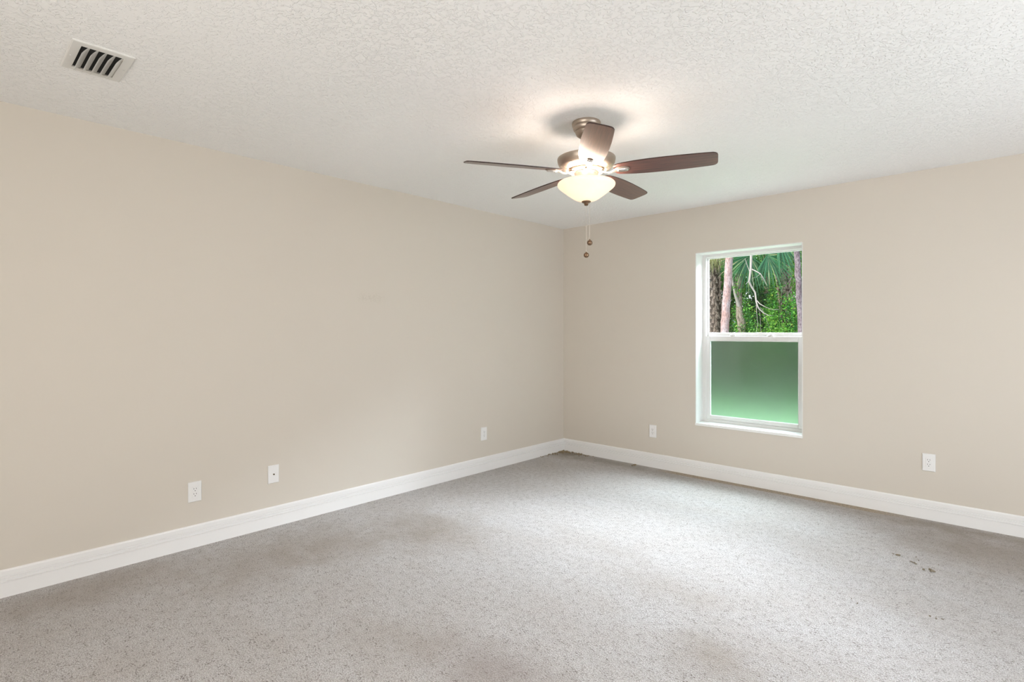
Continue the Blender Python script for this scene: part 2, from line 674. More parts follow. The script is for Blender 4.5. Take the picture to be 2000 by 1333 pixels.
ls = wpart('lower_sash', ring(bmesh.new(), WX0 + 0.033, WX1 - 0.033, 0.505, 1.268, 0.036, YW + 0.004, YW + 0.034,
                              0.044, 0.034, 0.003), M['vinyl'])
# beads: a thin step round each pane
g1 = wpart('window_pane', new_box(WX0 + 0.041, WX1 - 0.041, YW + 0.046, YW + 0.049, 1.298, WZ1 - 0.038), M['glass'])
tag(g1, 'clear upper pane looking onto the woods')
g2 = wpart('window_pane', new_box(WX0 + 0.068, WX1 - 0.068, YW + 0.018, YW + 0.020, 0.538, 1.225), M['frost'])
tag(g2, 'hazy frosted lower pane glowing green')
bd = wpart('glazing_bead', ring(bmesh.new(), WX0 + 0.066, WX1 - 0.066, 0.536, 1.227, 0.006, YW + 0.010, YW + 0.017,
                                bevel=0.001), M['vinyl'])
for x in (-1.849, -1.531):
    bm = bmesh.new()
    lathe(bm, [(0, 0), (0.030, 0), (0.030, 0.007), (0.024, 0.013), (0.012, 0.016), (0, 0.017)], 28)
    for v in bm.verts:
        v.co.y *= 0.42
    box(bm, -0.006, 0.020, -0.011, -0.003, 0.010, 0.019, 0.002)
    bmesh.ops.translate(bm, verts=bm.verts, vec=(x, YW + 0.019, 1.268))
    wpart('sash_lock', bm, M['vinyl'], smooth=True)
wpart('lift_rail', new_box(-1.80, -1.56, YW - 0.004, YW + 0.006, 0.522, 0.530, 0.002), M['vinyl'])

# ---------------------------------------------------------------- outlets and cable plate


def plate_bm(w, h, t):
    """wall plate with sloping edges, lying in XZ, face towards -Y, back on y=0"""
    bm = bmesh.new()
    s = 0.0035
    back = [(-w / 2, 0, -h / 2), (w / 2, 0, -h / 2), (w / 2, 0, h / 2), (-w / 2, 0, h / 2)]
    mid = [(x, -t * 0.45, z) for x, _, z in back]
    frt = [(x - math.copysign(s, x), -t, z - math.copysign(s, z)) for x, _, z in back]
    L = [[bm.verts.new(p) for p in r] for r in (back, mid, frt)]
    for a, b in zip(L, L[1:]):
        for i in range(4):
            j = (i + 1) % 4
            bm.faces.new((a[i], a[j], b[j], b[i]))
    bm.faces.new(L[2])
    bm.faces.new(list(reversed(L[0])))
    bmesh.ops.recalc_face_normals(bm, faces=bm.faces)
    bmesh.ops.bevel(bm, geom=list(bm.edges), offset=0.0008, segments=2, affect='EDGES')
    return bm


def disc_y(bm, x, z, r, y0, y1, n=16):
    a = [bm.verts.new((x + r * math.cos(2 * PI * i / n), y0, z + r * math.sin(2 * PI * i / n))) for i in range(n)]
    b = [bm.verts.new((x + r * math.cos(2 * PI * i / n), y1, z + r * math.sin(2 * PI * i / n))) for i in range(n)]
    for i in range(n):
        j = (i + 1) % n
        bm.faces.new((a[i], a[j], b[j], b[i]))
    bm.faces.new(a)
    bm.faces.new(list(reversed(b)))
    bmesh.ops.recalc_face_normals(bm, faces=bm.faces)
    return bm


PT = 0.0075


def make_outlet():
    t = empty('wall_outlet')
    obj('cover_plate', plate_bm(0.074, 0.122, PT), M['plastic'], t)
    r = obj('receptacle', new_box(-0.0165, 0.0165, -PT - 0.0018, -PT + 0.001, -0.0335, 0.0335, 0.0010), M['plastic'], t)
    for zc in (0.0155, -0.0155):
        for x, hh in ((-0.0064, 0.0046), (0.0064, 0.0038)):
            obj('blade_slot', new_box(x - 0.0011, x + 0.0011, -PT - 0.0021, -PT - 0.0015, zc + 0.004 - hh, zc + 0.004 + hh),
                M['slot'], r)
        obj('ground_hole', disc_y(bmesh.new(), 0, zc - 0.0085, 0.0026, -PT - 0.0022, -PT - 0.0015), M['slot'], r)
    for z in (0.048, -0.048):
        obj('plate_screw', disc_y(bmesh.new(), 0, z, 0.0028, -PT - 0.0008, -PT + 0.001), M['plastic'], t)
    return t


def dup(root):
    r = root.copy()
    COL.objects.link(r)
    for ch in list(root.children):
        c = ch.copy()
        COL.objects.link(c)
        c.parent = r
        for g in ch.children:
            d = g.copy()
            COL.objects.link(d)
            d.parent = c
    return r


out0 = make_outlet()
spots = [((XL, 1.058, 0.336), PI / 2, 'white outlet plate low on the left wall, nearest the camera, left of the cable plate'),
         ((XL, 3.487, 0.352), PI / 2, 'small white outlet plate on the left wall nearest the room corner'),
         ((-2.551, YB, 0.348), 0, 'white outlet plate on the window wall between the corner and the window'),
         ((-0.439, YB, 0.397), 0, 'white outlet plate on the window wall to the right of the window')]
for i, (loc, rz, lab) in enumerate(spots):
    o = out0 if i == 0 else dup(out0)
    o.location = loc
    o.rotation_euler = (0, 0, rz)
    tag(o, lab, 'outlet', 'white wall outlets above the baseboards')

cp = empty('cable_plate', (XL, 1.531, 0.351), PI / 2)
tag(cp, 'white wall plate with one coaxial cable jack, low on the left wall', 'wall plate')
obj('cover_plate', plate_bm(0.074, 0.120, PT), M['plastic'], cp)
jk = obj('coaxial_jack', disc_y(bmesh.new(), 0, 0, 0.0052, -PT - 0.007, -PT + 0.001, 6), M['brass'], cp)
tag(jk, 'dark brass threaded jack')
obj('jack_hole', disc_y(bmesh.new(), 0, 0, 0.0034, -PT - 0.0076, -PT - 0.0065), M['slot'], jk)
for z in (0.042, -0.042):
    obj('plate_screw', disc_y(bmesh.new(), 0, z, 0.003, -PT - 0.0008, -PT + 0.001), M['plastic'], cp)

# ---------------------------------------------------------------- bits lying on the carpet


def crumbs(name, spots, m, label, seed):
    rnd = random.Random(seed)
    bm = bmesh.new()
    for (cx, cy, sx, sy, n_, size) in spots:
        for _ in range(n_):
            x = min(max(rnd.gauss(cx, sx), XL + 0.02), XR)
            y = min(rnd.gauss(cy, sy), YB - 0.02)
            q = Matrix.Translation((x, y, size * 0.3)) @ Matrix.Rotation(rnd.uniform(0, 6.28), 4, 'Z') @ \
                Matrix.Diagonal((rnd.uniform(0.6, 2.2), rnd.uniform(0.5, 1.0), rnd.uniform(0.4, 0.8), 1))
            bmesh.ops.create_icosphere(bm, subdivisions=1, radius=size * rnd.uniform(0.3, 0.7), matrix=q)
    o = obj(name, bm, m)
    tag(o, label, 'debris', kind='stuff')
    return o


crumbs('carpet_crumbs', [(-3.58, 4.64, 0.035, 0.03, 70, 0.016), (-3.46, 4.66, 0.07, 0.02, 45, 0.014), (-3.60, 4.50, 0.02, 0.09, 35, 0.013),
                         (-3.30, 4.66, 0.09, 0.02, 16, 0.012), (-2.72, 4.62, 0.02, 0.015, 4, 0.02)],
       M['crumb'], 'loose brown and tan crumbs scattered on the carpet in the room corner', 31)
crumbs('dirt_flecks', [(-0.50, 3.83, 0.012, 0.01, 3, 0.012), (-0.42, 3.76, 0.02, 0.008, 5, 0.013), (-0.34, 3.70, 0.012, 0.010, 5, 0.015),
                       (-0.44, 3.80, 0.05, 0.04, 5, 0.006), (-0.30, 3.10, 0.05, 0.02, 4, 0.007), (-0.55, 3.0, 0.03, 0.02, 3, 0.008)],
       M['fleck'], 'small dark flecks of dirt lying on the carpet near the right edge of the floor', 32)

# ---------------------------------------------------------------- ceiling vent
VX0, VX1, VY0, VY1 = -2.954, -2.650, 0.349, 0.554
vent = empty('ceiling_vent', ((VX0 + VX1) / 2, (VY0 + VY1) / 2, H))
tag(vent, 'white metal air vent with five curved louvres set in the ceiling', 'air vent')
hx, hy = (VX1 - VX0) / 2, (VY1 - VY0) / 2
ix, iy = 0.1175, 0.0700
bm = bmesh.new()                                        # flange with turned edge, opening in the middle
T = 0.005
for (r0x, r0y, z0), (r1x, r1y, z1) in (((hx, hy, 0), (hx, hy, -T)), ((hx, hy, -T), (hx - 0.004, hy - 0.004, -T - 0.002)),
                                       ((hx - 0.004, hy - 0.004, -T - 0.002), (ix, iy, -T - 0.002)),
                                       ((ix, iy, -T - 0.002), (ix, iy, 0.0))):
    a = [bm.verts.new((sx * r0x, sy * r0y, z0)) for sx, sy in ((-1, -1), (1, -1), (1, 1), (-1, 1))]
    b = [bm.verts.new((sx * r1x, sy * r1y, z1)) for sx, sy in ((-1, -1), (1, -1), (1, 1), (-1, 1))]
    for i in range(4):
        j = (i + 1) % 4
        bm.faces.new((a[i], a[j], b[j], b[i]))
bmesh.ops.remove_doubles(bm, verts=bm.verts, dist=1e-6)
bmesh.ops.recalc_face_normals(bm, faces=bm.faces)
obj('vent_flange', bm, M['vent'], vent)
obj('duct_opening', new_box(-ix, ix, -iy, iy, -0.0012, -0.0004), M['duct'], vent)
# the louvres run along X (the long way of the opening is X here), stacked along Y
for k in range(5):
    bm = bmesh.new()
    yc = -iy + (k + 0.5) * 2 * iy / 5
    pts = []
    for s in range(9):
        u = s / 8
        pts.append((yc + 0.0135 - 0.0235 * u, -0.003 - 0.021 * u ** 1.6, 0.026 * u ** 1.5))
    cols = []
    for sx in (-1, 1):
        cols.append([bm.verts.new((sx * (ix - 0.001) - (c if sx > 0 else -c * 0.2), y, z)) for y, z, c in pts] +
                    [bm.verts.new((sx * (ix - 0.001) - (c if sx > 0 else -c * 0.2), y + 0.0014, z + 0.0006)) for y, z, c in reversed(pts)])
    n_ = len(cols[0])
    for i in range(n_):
        j = (i + 1) % n_
        bm.faces.new((cols[0][i], cols[0][j], cols[1][j], cols[1][i]))
    for i in range(8):
        for c in cols:
            bm.faces.new((c[i], c[i + 1], c[n_ - 2 - i], c[n_ - 1 - i]))
    bmesh.ops.recalc_face_normals(bm, faces=bm.faces)
    obj('louvre', bm, M['vent'], vent, smooth=30)
for sx, sy in ((0, -1), (0, 1)):
    bm = lathe(bmesh.new(), [(0, 0), (0.004, 0), (0.003, -0.002), (0, -0.0025)], 12, sx * 0.1, sy * (hy - 0.014))
    bmesh.ops.translate(bm, verts=bm.verts, vec=(0, 0, -T - 0.002))
    obj('vent_screw', bm, M['vent'], vent)

# ---------------------------------------------------------------- ceiling fan
FAN = Vector((-1.695, 2.395, H))
fan = empty('ceiling_fan', FAN)
tag(fan, 'nickel ceiling fan with five dark wood blades and a lit frosted glass bowl', 'ceiling fan')


def fz(z):
    return z - H


def prof(p):
    return [(r, fz(z)) for r, z in p]


obj('canopy', lathe(bmesh.new(), prof([(0, 2.44), (0.076, 2.44), (0.078, 2.434), (0.076, 2.421), (0.071, 2.416), (0.072, 2.411),
                                       (0.068, 2.398), (0.060, 2.392), (0.061, 2.388), (0.052, 2.370), (0.036, 2.358),
                                       (0.020, 2.354), (0, 2.354)])), M['nickel'], fan, smooth=True)
obj('downrod', lathe(bmesh.new(), prof([(0.0, 2.36), (0.0135, 2.36), (0.0135, 2.30), (0.026, 2.296), (0.030, 2.285), (0.030, 2.262), (0, 2.262)]), 24),
    M['nickel'], fan, smooth=True)
obj('motor_housing', lathe(bmesh.new(), prof([(0, 2.272), (0.050, 2.270), (0.090, 2.258), (0.120, 2.249), (0.152, 2.2465), (0.1555, 2.245),
                                              (0.1565, 2.2425), (0.1562, 2.234), (0.1535, 2.221), (0.1485, 2.2105), (0.1465, 2.2085), (0.1455, 2.2055),
                                              (0.1385, 2.197), (0.125, 2.188), (0.108, 2.181), (0.100, 2.183), (0, 2.183)]), 64),
    M['nickel'], fan, smooth=30)
for k in range(10):                                     # raised cooling ribs round the lower cone
    bm = bmesh.new()
    a = 2 * PI * (k + 0.5) / 10
    d = Vector((math.cos(a), math.sin(a), 0))
    s = Vector((-d.y, d.x, 0))
    for w in (0.006,):
        r0, z0, r1, z1 = 0.1405, fz(2.2005), 0.112, fz(2.1835)
        vs = []
        for r, z in ((r0, z0), (r1, z1)):
            for sg in (-1, 1):
                for dz in (0, -0.004):
                    vs.append(bm.verts.new(d * r + s * (sg * w) + Vector((0, 0, z + dz))))
        for q in ((0, 2, 3, 1), (4, 5, 7, 6), (0, 1, 5, 4), (2, 6, 7, 3), (1, 3, 7, 5), (0, 4, 6, 2)):
            bm.faces.new([vs[i] for i in q])
    bmesh.ops.recalc_face_normals(bm, faces=bm.faces)
    obj('motor_rib', bm, M['nickel'], fan)
obj('hub_ring', lathe(bmesh.new(), prof([(0, 2.185), (0.088, 2.185), (0.094, 2.182), (0.096, 2.174), (0.090, 2.169), (0.066, 2.168),
                                         (0, 2.168)]), 48), M['nickel'], fan, smooth=30)
obj('light_fitter', lathe(bmesh.new(), prof([(0, 2.169), (0.060, 2.169), (0.067, 2.166), (0.064, 2.160), (0.0630, 2.128), (0.064, 2.120), (0.069, 2.114),
                                             (0.074, 2.111), (0.076, 2.106), (0.070, 2.102), (0, 2.101)]), 48), M['nickel'], fan, smooth=30)

BLADE_Z = 2.172
PITCH = math.radians(-13)
BW = [(0.150, 0.030), (0.158, 0.044), (0.175, 0.052), (0.21, 0.059), (0.26, 0.066), (0.33, 0.0705), (0.42, 0.0715), (0.50, 0.070),
      (0.57, 0.067), (0.62, 0.064), (0.645, 0.0615), (0.657, 0.056), (0.664, 0.047), (0.667, 0.030)]


def blade_bm():
    bm = bmesh.new()
    out = [(r, w) for r, w in BW] + [(r, -w * 0.97) for r, w in reversed(BW)]
    t = 0.0028
    top = [bm.verts.new((r, w, t)) for r, w in out]
    bot = [bm.verts.new((r, w, -t)) for r, w in out]
    n = len(out)
    bm.faces.new(top)
    bm.faces.new(list(reversed(bot)))
    for i in range(n):
        j = (i + 1) % n
        bm.faces.new((top[i], bot[i], bot[j], top[j]))
    bmesh.ops.recalc_face_normals(bm, faces=bm.faces)
    es = [e for e in bm.edges if abs(e.verts[0].co.z - e.verts[1].co.z) < 1e-6 and len(e.link_faces) == 2]
    bmesh.ops.bevel(bm, geom=es, offset=0.0012, segments=2, affect='EDGES')
    for f in bm.faces:
        if abs(f.normal.z) < 0.9:
            f.material_index = 1
    R = Matrix.Rotation(PITCH, 4, 'X')
    bmesh.ops.transform(bm, matrix=R, verts=bm.verts)
    return bm


def arm_bm():
    """flat curved iron arm from the hub to the blade, ending in a leaf plate under the blade"""
    bm = bmesh.new()
    st = [(0.070, 0.019, -0.007), (0.090, 0.017, -0.008), (0.105, 0.011, -0.013), (0.122, 0.0085, -0.017), (0.138, 0.010, -0.015),
          (0.152, 0.017, -0.0095), (0.168, 0.0235, -0.0065), (0.190, 0.0255, -0.0060), (0.212, 0.0235, -0.0060), (0.226, 0.016, -0.0060),
          (0.231, 0.008, -0.0060)]
    rows = []
    for r, w, z in st:
        k = min(1, max(0, (r - 0.12) / 0.05))
        a = PITCH * k
        row = []
        for y, dz in ((-w, 0.002), (-w * 0.6, -0.0018), (w * 0.6, -0.0018), (w, 0.002), (w * 0.6, 0.0034), (-w * 0.6, 0.0034)):
            row.append(bm.verts.new((r, y * math.cos(a) - (z + dz) * math.sin(a), y * math.sin(a) + (z + dz) * math.cos(a))))
        rows.append(row)
    for p, q in zip(rows, rows[1:]):
        for i in range(6):
            j = (i + 1) % 6
            bm.faces.new((p[i], p[j], q[j], q[i]))
    bm.faces.new(rows[0])
    bm.faces.new(list(reversed(rows[-1])))
    bmesh.ops.recalc_face_normals(bm, faces=bm.faces)
    return bm


def medallion_bm():
    bm = bmesh.new()
    n = 24
    rings = []
    for s, z in ((1.0, -0.0075), (0.98, -0.0105), (0.86, -0.0135), (0.6, -0.0145)):
        row = []
        for i in range(n):
            a = 2 * PI * i / n
            ca, sa = math.cos(a), math.sin(a)
            x = math.copysign(abs(ca) ** 0.6, ca) * 0.030 * s
            y = math.copysign(abs(sa) ** 0.6, sa) * 0.0155 * s
            row.append(bm.verts.new((0.196 + x, y, z)))
        rings.append(row)
    for p, q in zip(rings, rings[1:]):
        for i in range(n):
            j = (i + 1) % n
            bm.faces.new((p[i], p[j], q[j], q[i]))
    bm.faces.new(rings[-1])
    bm.faces.new(list(reversed(rings[0])))
    bmesh.ops.recalc_face_normals(bm, faces=bm.faces)
    bmesh.ops.transform(bm, matrix=Matrix.Rotation(PITCH, 4, 'X'), verts=bm.verts)
    return bm


# heading of the blade that points at the camera side of the room
A0 = math.atan2(-FAN.y, -FAN.x) + math.radians(5.2)
me_blade = me_arm = me_med = None
for k in range(5):
    a = A0 + k * 2 * PI / 5
    if k == 0:
        b = obj('fan_blade', blade_bm(), M['wood'], fan)
        ir = obj('blade_iron', arm_bm(), M['nickel'], b, smooth=35)
        md = obj('iron_cap', medallion_bm(), M['silver'], b, smooth=35)
        b.data.materials.append(M['edge'])
        b0, i0, m0 = b, ir, md
    else:
        b = b0.copy(); COL.objects.link(b)
        ir = i0.copy(); COL.objects.link(ir); ir.parent = b
        md = m0.copy(); COL.objects.link(md); md.parent = b
    b.parent = fan
    b.location = (0, 0, fz(BLADE_Z))
    b.rotation_euler = (0, 0, a)

# glass bowl: open at the top, so light also leaves upwards
BO = [(0.1480, 2.1120), (0.1525, 2.1105), (0.1550, 2.1065), (0.1555, 2.1015), (0.1535, 2.0945), (0.1465, 2.0870), (0.1330, 2.0755), (0.1130, 2.0600),
      (0.0930, 2.0450), (0.0730, 2.0305), (0.0520, 2.0190), (0.0300, 2.0135), (0.0, 2.0120)]
BI = [(max(0, r - 0.004), z + 0.004) for r, z in BO]
BI[0] = (0.1460, 2.1105)
BI[-1] = (0.0, 2.016)
bm = bmesh.new()
lathe(bm, prof(BO + list(reversed(BI))), 72)
bowl = obj('glass_bowl', bm, M['bowl'], fan, smooth=50)
tag(bowl, 'glowing cream frosted glass bowl')
obj('finial', lathe(bmesh.new(), prof([(0, 2.019), (0.004, 2.019), (0.024, 2.0135), (0.0255, 2.010), (0.022, 2.006), (0.013, 2.003), (0.011, 1.998), (0.012, 1.995),
                                       (0.008, 1.990), (0, 1.989)]), 32), M['antique'], fan, smooth=40)
obj('bowl_rod', lathe(bmesh.new(), prof([(0, 2.1025), (0.005, 2.1025), (0.005, 2.018), (0, 2.018)]), 12), M['nickel'], fan)
WARM = (1.0, 0.86, 0.75)
LAMP_W = 4.3
for k in range(3):
    a = A0 + k * 2 * PI / 3
    x, y = 0.045 * math.cos(a), 0.045 * math.sin(a)
    obj('bulb_socket', lathe(bmesh.new(), prof([(0, 2.1015), (0.012, 2.1015), (0.012, 2.090), (0.010, 2.088), (0, 2.088)]), 16, x, y), M['plastic'], fan)
# the lit bowl as a light source: its open mouth shines up on the ceiling and blades
light('bowl_light', 'AREA', (0, 0, fz(2.099)), LAMP_W, WARM, direction=(0, 0, 1), parent=fan, shape='DISK', size=0.285)


def chain(dx, dy, z_top, z_bot, seed):
    bm = bmesh.new()
    z = z_top
    tube(bm, [(dx, dy, fz(z_top)), (dx, dy, fz(z_bot))], 0.0005, 6)
    while z > z_bot:
        bmesh.ops.create_icosphere(bm, subdivisions=1, radius=0.0014, matrix=Matrix.Translation((dx, dy, fz(z))))
        z -= 0.0048
    c = obj('pull_chain', bm, M['silver'], fan, smooth=True)
    bm = bmesh.new()
    R = 0.0150
    lathe(bm, [(0, R + 0.005), (0.003, R + 0.004), (0.0035, R - 0.001)] +
          [(R * math.sin(t * PI / 12), R * math.cos(t * PI / 12)) for t in range(1, 12)] + [(0, -R)], 20, dx, dy)
    bmesh.ops.translate(bm, verts=bm.verts, vec=(0, 0, fz(z_bot) - R))
    obj('pull_ball', bm, M['antique'], c, smooth=True)
    return c


rt = Vector((math.cos(ROT), math.sin(ROT)))
chain(0.0, 0.0, 1.992, 1.737, 1)
chain(rt.x * 0.0185, rt.y * 0.0185, 2.007, 1.804, 2)

# ---------------------------------------------------------------- garden and woods outside
GZ = -0.20
FWD = Vector((-math.sin(ROT), math.cos(ROT), 0))        # roughly the way the window looks out
RGT = Vector((math.cos(ROT), math.sin(ROT), 0))


def grass_mat():
    m, nt, out = mat('mown_lawn')
    n = N(nt)
    v = n.coord()
    f = n.noise(v, 1.2, 4, 0.6)
    g = n.noise(v, 40, 3, 0.6)
    col = n.mix(n.rng(f, 0.3, 0.7), (0.058, 0.098, 0.05), (0.088, 0.128, 0.074))
    col = n.mix(n.rng(g, 0.35, 0.65), col, (0.046, 0.08, 0.037))
    b = n.bsdf(col, 0.9, 0, 0.1, n.bump(g, 0.6, 0.02))
    n.link(b.outputs[0], out.inputs[0])
    return m


bm = bmesh.new()
gv = {}
rg = random.Random(3)
NX, NY = 48, 48
for i in range(NX + 1):
    for j in range(NY + 1):
        x, y = -34 + 52 * i / NX, YB + 0.2 + 42 * j / NY
        dz = 0.0 if y < 15 else 0.05 * math.sin(x * 0.9) * math.cos(y * 0.7)
        gv[i, j] = bm.verts.new((x, y, GZ + dz))
for i in range(NX):
    for j in range(NY):
        bm.faces.new((gv[i, j], gv[i + 1, j], gv[i + 1, j + 1], gv[i, j + 1]))
o = obj('lawn', bm, grass_mat(), smooth=True)
tag(o, 'sunlit green lawn stretching from the house to the woods, seen blurred through the lower pane', 'lawn', kind='stuff')

GREEN = [(0.0, (0.008, 0.045, 0.014)), (0.3, (0.025, 0.14, 0.03)), (0.6, (0.06, 0.28, 0.04)), (0.88, (0.18, 0.50, 0.06)), (1.0, (0.50, 0.60, 0.12))]
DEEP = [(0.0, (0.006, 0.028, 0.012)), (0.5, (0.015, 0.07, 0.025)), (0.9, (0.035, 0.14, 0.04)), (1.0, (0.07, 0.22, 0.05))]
LIME = [(0.0, (0.04, 0.14, 0.02)), (0.5, (0.10, 0.30, 0.03)), (0.9, (0.20, 0.45, 0.05)), (1.0, (0.45, 0.50, 0.10))]
BLUE = [(0.0, (0.010, 0.06, 0.03)), (0.6, (0.03, 0.17, 0.08)), (1.0, (0.10, 0.30, 0.14))]
M['leaf'] = leaf_mat('broad_leaf_green', GREEN)
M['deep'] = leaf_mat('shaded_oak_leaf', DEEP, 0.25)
M['lime'] = leaf_mat('young_lime_leaf', LIME)
M['blue'] = leaf_mat('bluish_saw_palmetto_leaf', BLUE)
M['frond'] = leaf_mat('palm_frond', [(0.0, (0.010, 0.07, 0.035)), (0.5, (0.035, 0.18, 0.09)), (0.78, (0.13, 0.34, 0.15)), (0.92, (0.45, 0.52, 0.26)), (1.0, (0.66, 0.62, 0.38))], 0.3, 0.35)
M['dryfrond'] = leaf_mat('dry_palm_frond', [(0.0, (0.20, 0.17, 0.07)), (0.6, (0.38, 0.36, 0.16)), (1.0, (0.16, 0.28, 0.08))], 0.3, 0.5)
M['pine'] = bark_mat('pink_pine_bark', (0.42, 0.25, 0.23), (0.44, 0.37, 0.40), (0.22, 0.15, 0.155), 0.40, 9)
M['pine_grey'] = bark_mat('grey_pine_bark', (0.17, 0.12, 0.14), (0.28, 0.23, 0.26), (0.07, 0.05, 0.06), 0.45, 10)
M['boots'] = bark_mat('palm_boot_bark', (0.24, 0.17, 0.14), (0.50, 0.40, 0.35), (0.05, 0.035, 0.03), 1.0, 12)
M['shade_bark'] = simple('shaded_palm_fibre', (0.07, 0.05, 0.04), 0.9, 0, 0.2, 0.2, 20)  # brown darkened so the trunk's shade is part of the colour
M['brown'] = bark_mat('weathered_brown_bark', (0.20, 0.16, 0.12), (0.36, 0.31, 0.26), (0.08, 0.06, 0.05), 0.25, 10)
M['deadwood'] = simple('bleached_dead_wood', (0.40, 0.35, 0.34), 0.8, 0, 0.2, 0.15, 18)


def leaves_into(data, rnd, cx, cy, cz, rx, ry, rz, n, size, shell=0.35, droop=0.2):
    """append n folded leaves scattered in an ellipsoid crown; clumped so gaps and masses form"""
    vs, fs = data
    clumps = []
    for _ in range(max(6, n // 60)):
        while True:
            p = Vector((rnd.uniform(-1, 1), rnd.uniform(-1, 1), rnd.uniform(-1, 1)))
            if shell < p.length < 1:
                break
        clumps.append(p)
    for _ in range(n):
        c = rnd.choice(clumps)
        p = c + Vector((rnd.gauss(0, 0.13), rnd.gauss(0, 0.13), rnd.gauss(0, 0.13)))
        pos = Vector((cx + p.x * rx, cy + p.y * ry, cz + p.z * rz))
        if pos.z < GZ + 0.03:
            pos.z = GZ + 0.03 + rnd.random() * 0.3
        d = Vector((rnd.uniform(-1, 1), rnd.uniform(-1, 1), rnd.uniform(-0.8, 0.5) - droop)).normalized()
        s = d.cross(Vector((rnd.uniform(-1, 1), rnd.uniform(-1, 1), rnd.uniform(-1, 1)))).normalized()
        nn = d.cross(s)
        L = size * rnd.uniform(0.6, 1.3)
        w = L * rnd.uniform(0.22, 0.34)
        k = len(vs)
        vs.extend([pos, pos + d * L * 0.45 + s * w + nn * w * 0.35, pos + d * L, pos + d * L * 0.45 - s * w + nn * w * 0.35])
        fs.append((k, k + 1, k + 2))
        fs.append((k, k + 2, k + 3))


def mesh_obj(name, data, m, parent=None):
    me = bpy.data.meshes.new(name)
    me.from_pydata([tuple(v) for v in data[0]], [], data[1])
    me.update()
    me.materials.append(m)
    o = bpy.data.objects.new(name, me)
    COL.objects.link(o)
    if parent is not None:
        o.parent = parent
    return o


def shrub(name, loc, rx, ry, h, n, size, m, label, cat='shrub', seed=1, group=None, stems=5):
    rnd = random.Random(seed)
    root = empty(name, (loc[0], loc[1], GZ))
    tag(root, label, cat, group)
    data = ([], [])
    leaves_into(data, rnd, 0, 0, h * 0.52, rx, ry, h * 0.5, int(n * 2.0), size * 0.66)
    for v in data[0]:
        if v.z < 0.03:
            v.z = 0.03
    mesh_obj('foliage', data, m, root)
    bm = bmesh.new()
    for s in range(stems):
        a = rnd.uniform(0, 2 * PI)
        tip = Vector((math.cos(a) * rx * 0.55, math.sin(a) * ry * 0.55, h * rnd.uniform(0.6, 0.85)))
        base = Vector((math.cos(a) * 0.08, math.sin(a) * 0.08, 0))
        mid = base.lerp(tip, 0.5) + Vector((rnd.uniform(-0.1, 0.1), rnd.uniform(-0.1, 0.1), 0.1))
        tube(bm, [base, mid, tip], [0.022, 0.015, 0.006], 6)
    obj('stem', bm, M['brown'], root)
    return root


def trunk_path(base, top, bends, rnd, n=22, wob=0.02):
    base, top = Vector(base), Vector(top)
    pts = []
    for i in range(n + 1):
        t = i / n
        p = base.lerp(top, t)
        for (tc, w, dx, dy) in bends:
            k = math.exp(-((t - tc) / w) ** 2)
            p += Vector((dx * k, dy * k, 0))
        p += Vector((rnd.gauss(0, wob), rnd.gauss(0, wob), 0)) if 0 < i < n else Vector()
        pts.append(p)
    return pts


def pine(name, x, y, lean, r, height, m, label, seed, crown=True):
    rnd = random.Random(seed)
    root = empty(name, (x, y, GZ))
    tag(root, label, 'tree')
    pts = trunk_path((0, 0, 0), (lean[0], lean[1], height), [], rnd, 40, 0.006)
    rad = [r * (1.0 - 0.35 * i / 40) * (1 + rnd.uniform(-0.04, 0.04)) for i in range(41)]
    rad[0] *= 1.35
    obj('trunk', tube(bmesh.new(), pts, rad, 16), m, root, smooth=60)
    data = ([], [])
    for _ in range(26):
        z = height - rnd.uniform(0, 2.4)
        a = rnd.uniform(0, 2 * PI)
        q = Vector((lean[0] + math.cos(a) * rnd.uniform(0.3, 1.4), lean[1] + math.sin(a) * rnd.uniform(0.3, 1.4), z + 0.5))
        for _k in range(60):                            # tufts of needles
            d = Vector((rnd.gauss(0, 1), rnd.gauss(0, 1), rnd.gauss(0.2, 1))).normalized() * 0.28
            s = d.cross(Vector((0.3, 0.1, 1))).normalized() * 0.006
            k = len(data[0])
            data[0].extend([q - s, q + s, q + d])
            data[1].append((k, k + 1, k + 2))
    mesh_obj('needles', data, M['deep'], root)
    bm = bmesh.new()
    for _ in range(12):
        z = height - rnd.uniform(0.2, 2.4)
        a = rnd.uniform(0, 2 * PI)
        t = z / height
        s0 = Vector((lean[0] * t, lean[1] * t, z))
        tube(bm, [s0, s0 + Vector((math.cos(a) * 0.7, math.sin(a) * 0.7, 0.25)), s0 + Vector((math.cos(a) * 1.4, math.sin(a) * 1.4, 0.6))],
             [0.05, 0.035, 0.012], 6)
    obj('limb', bm, m, root)
    return root


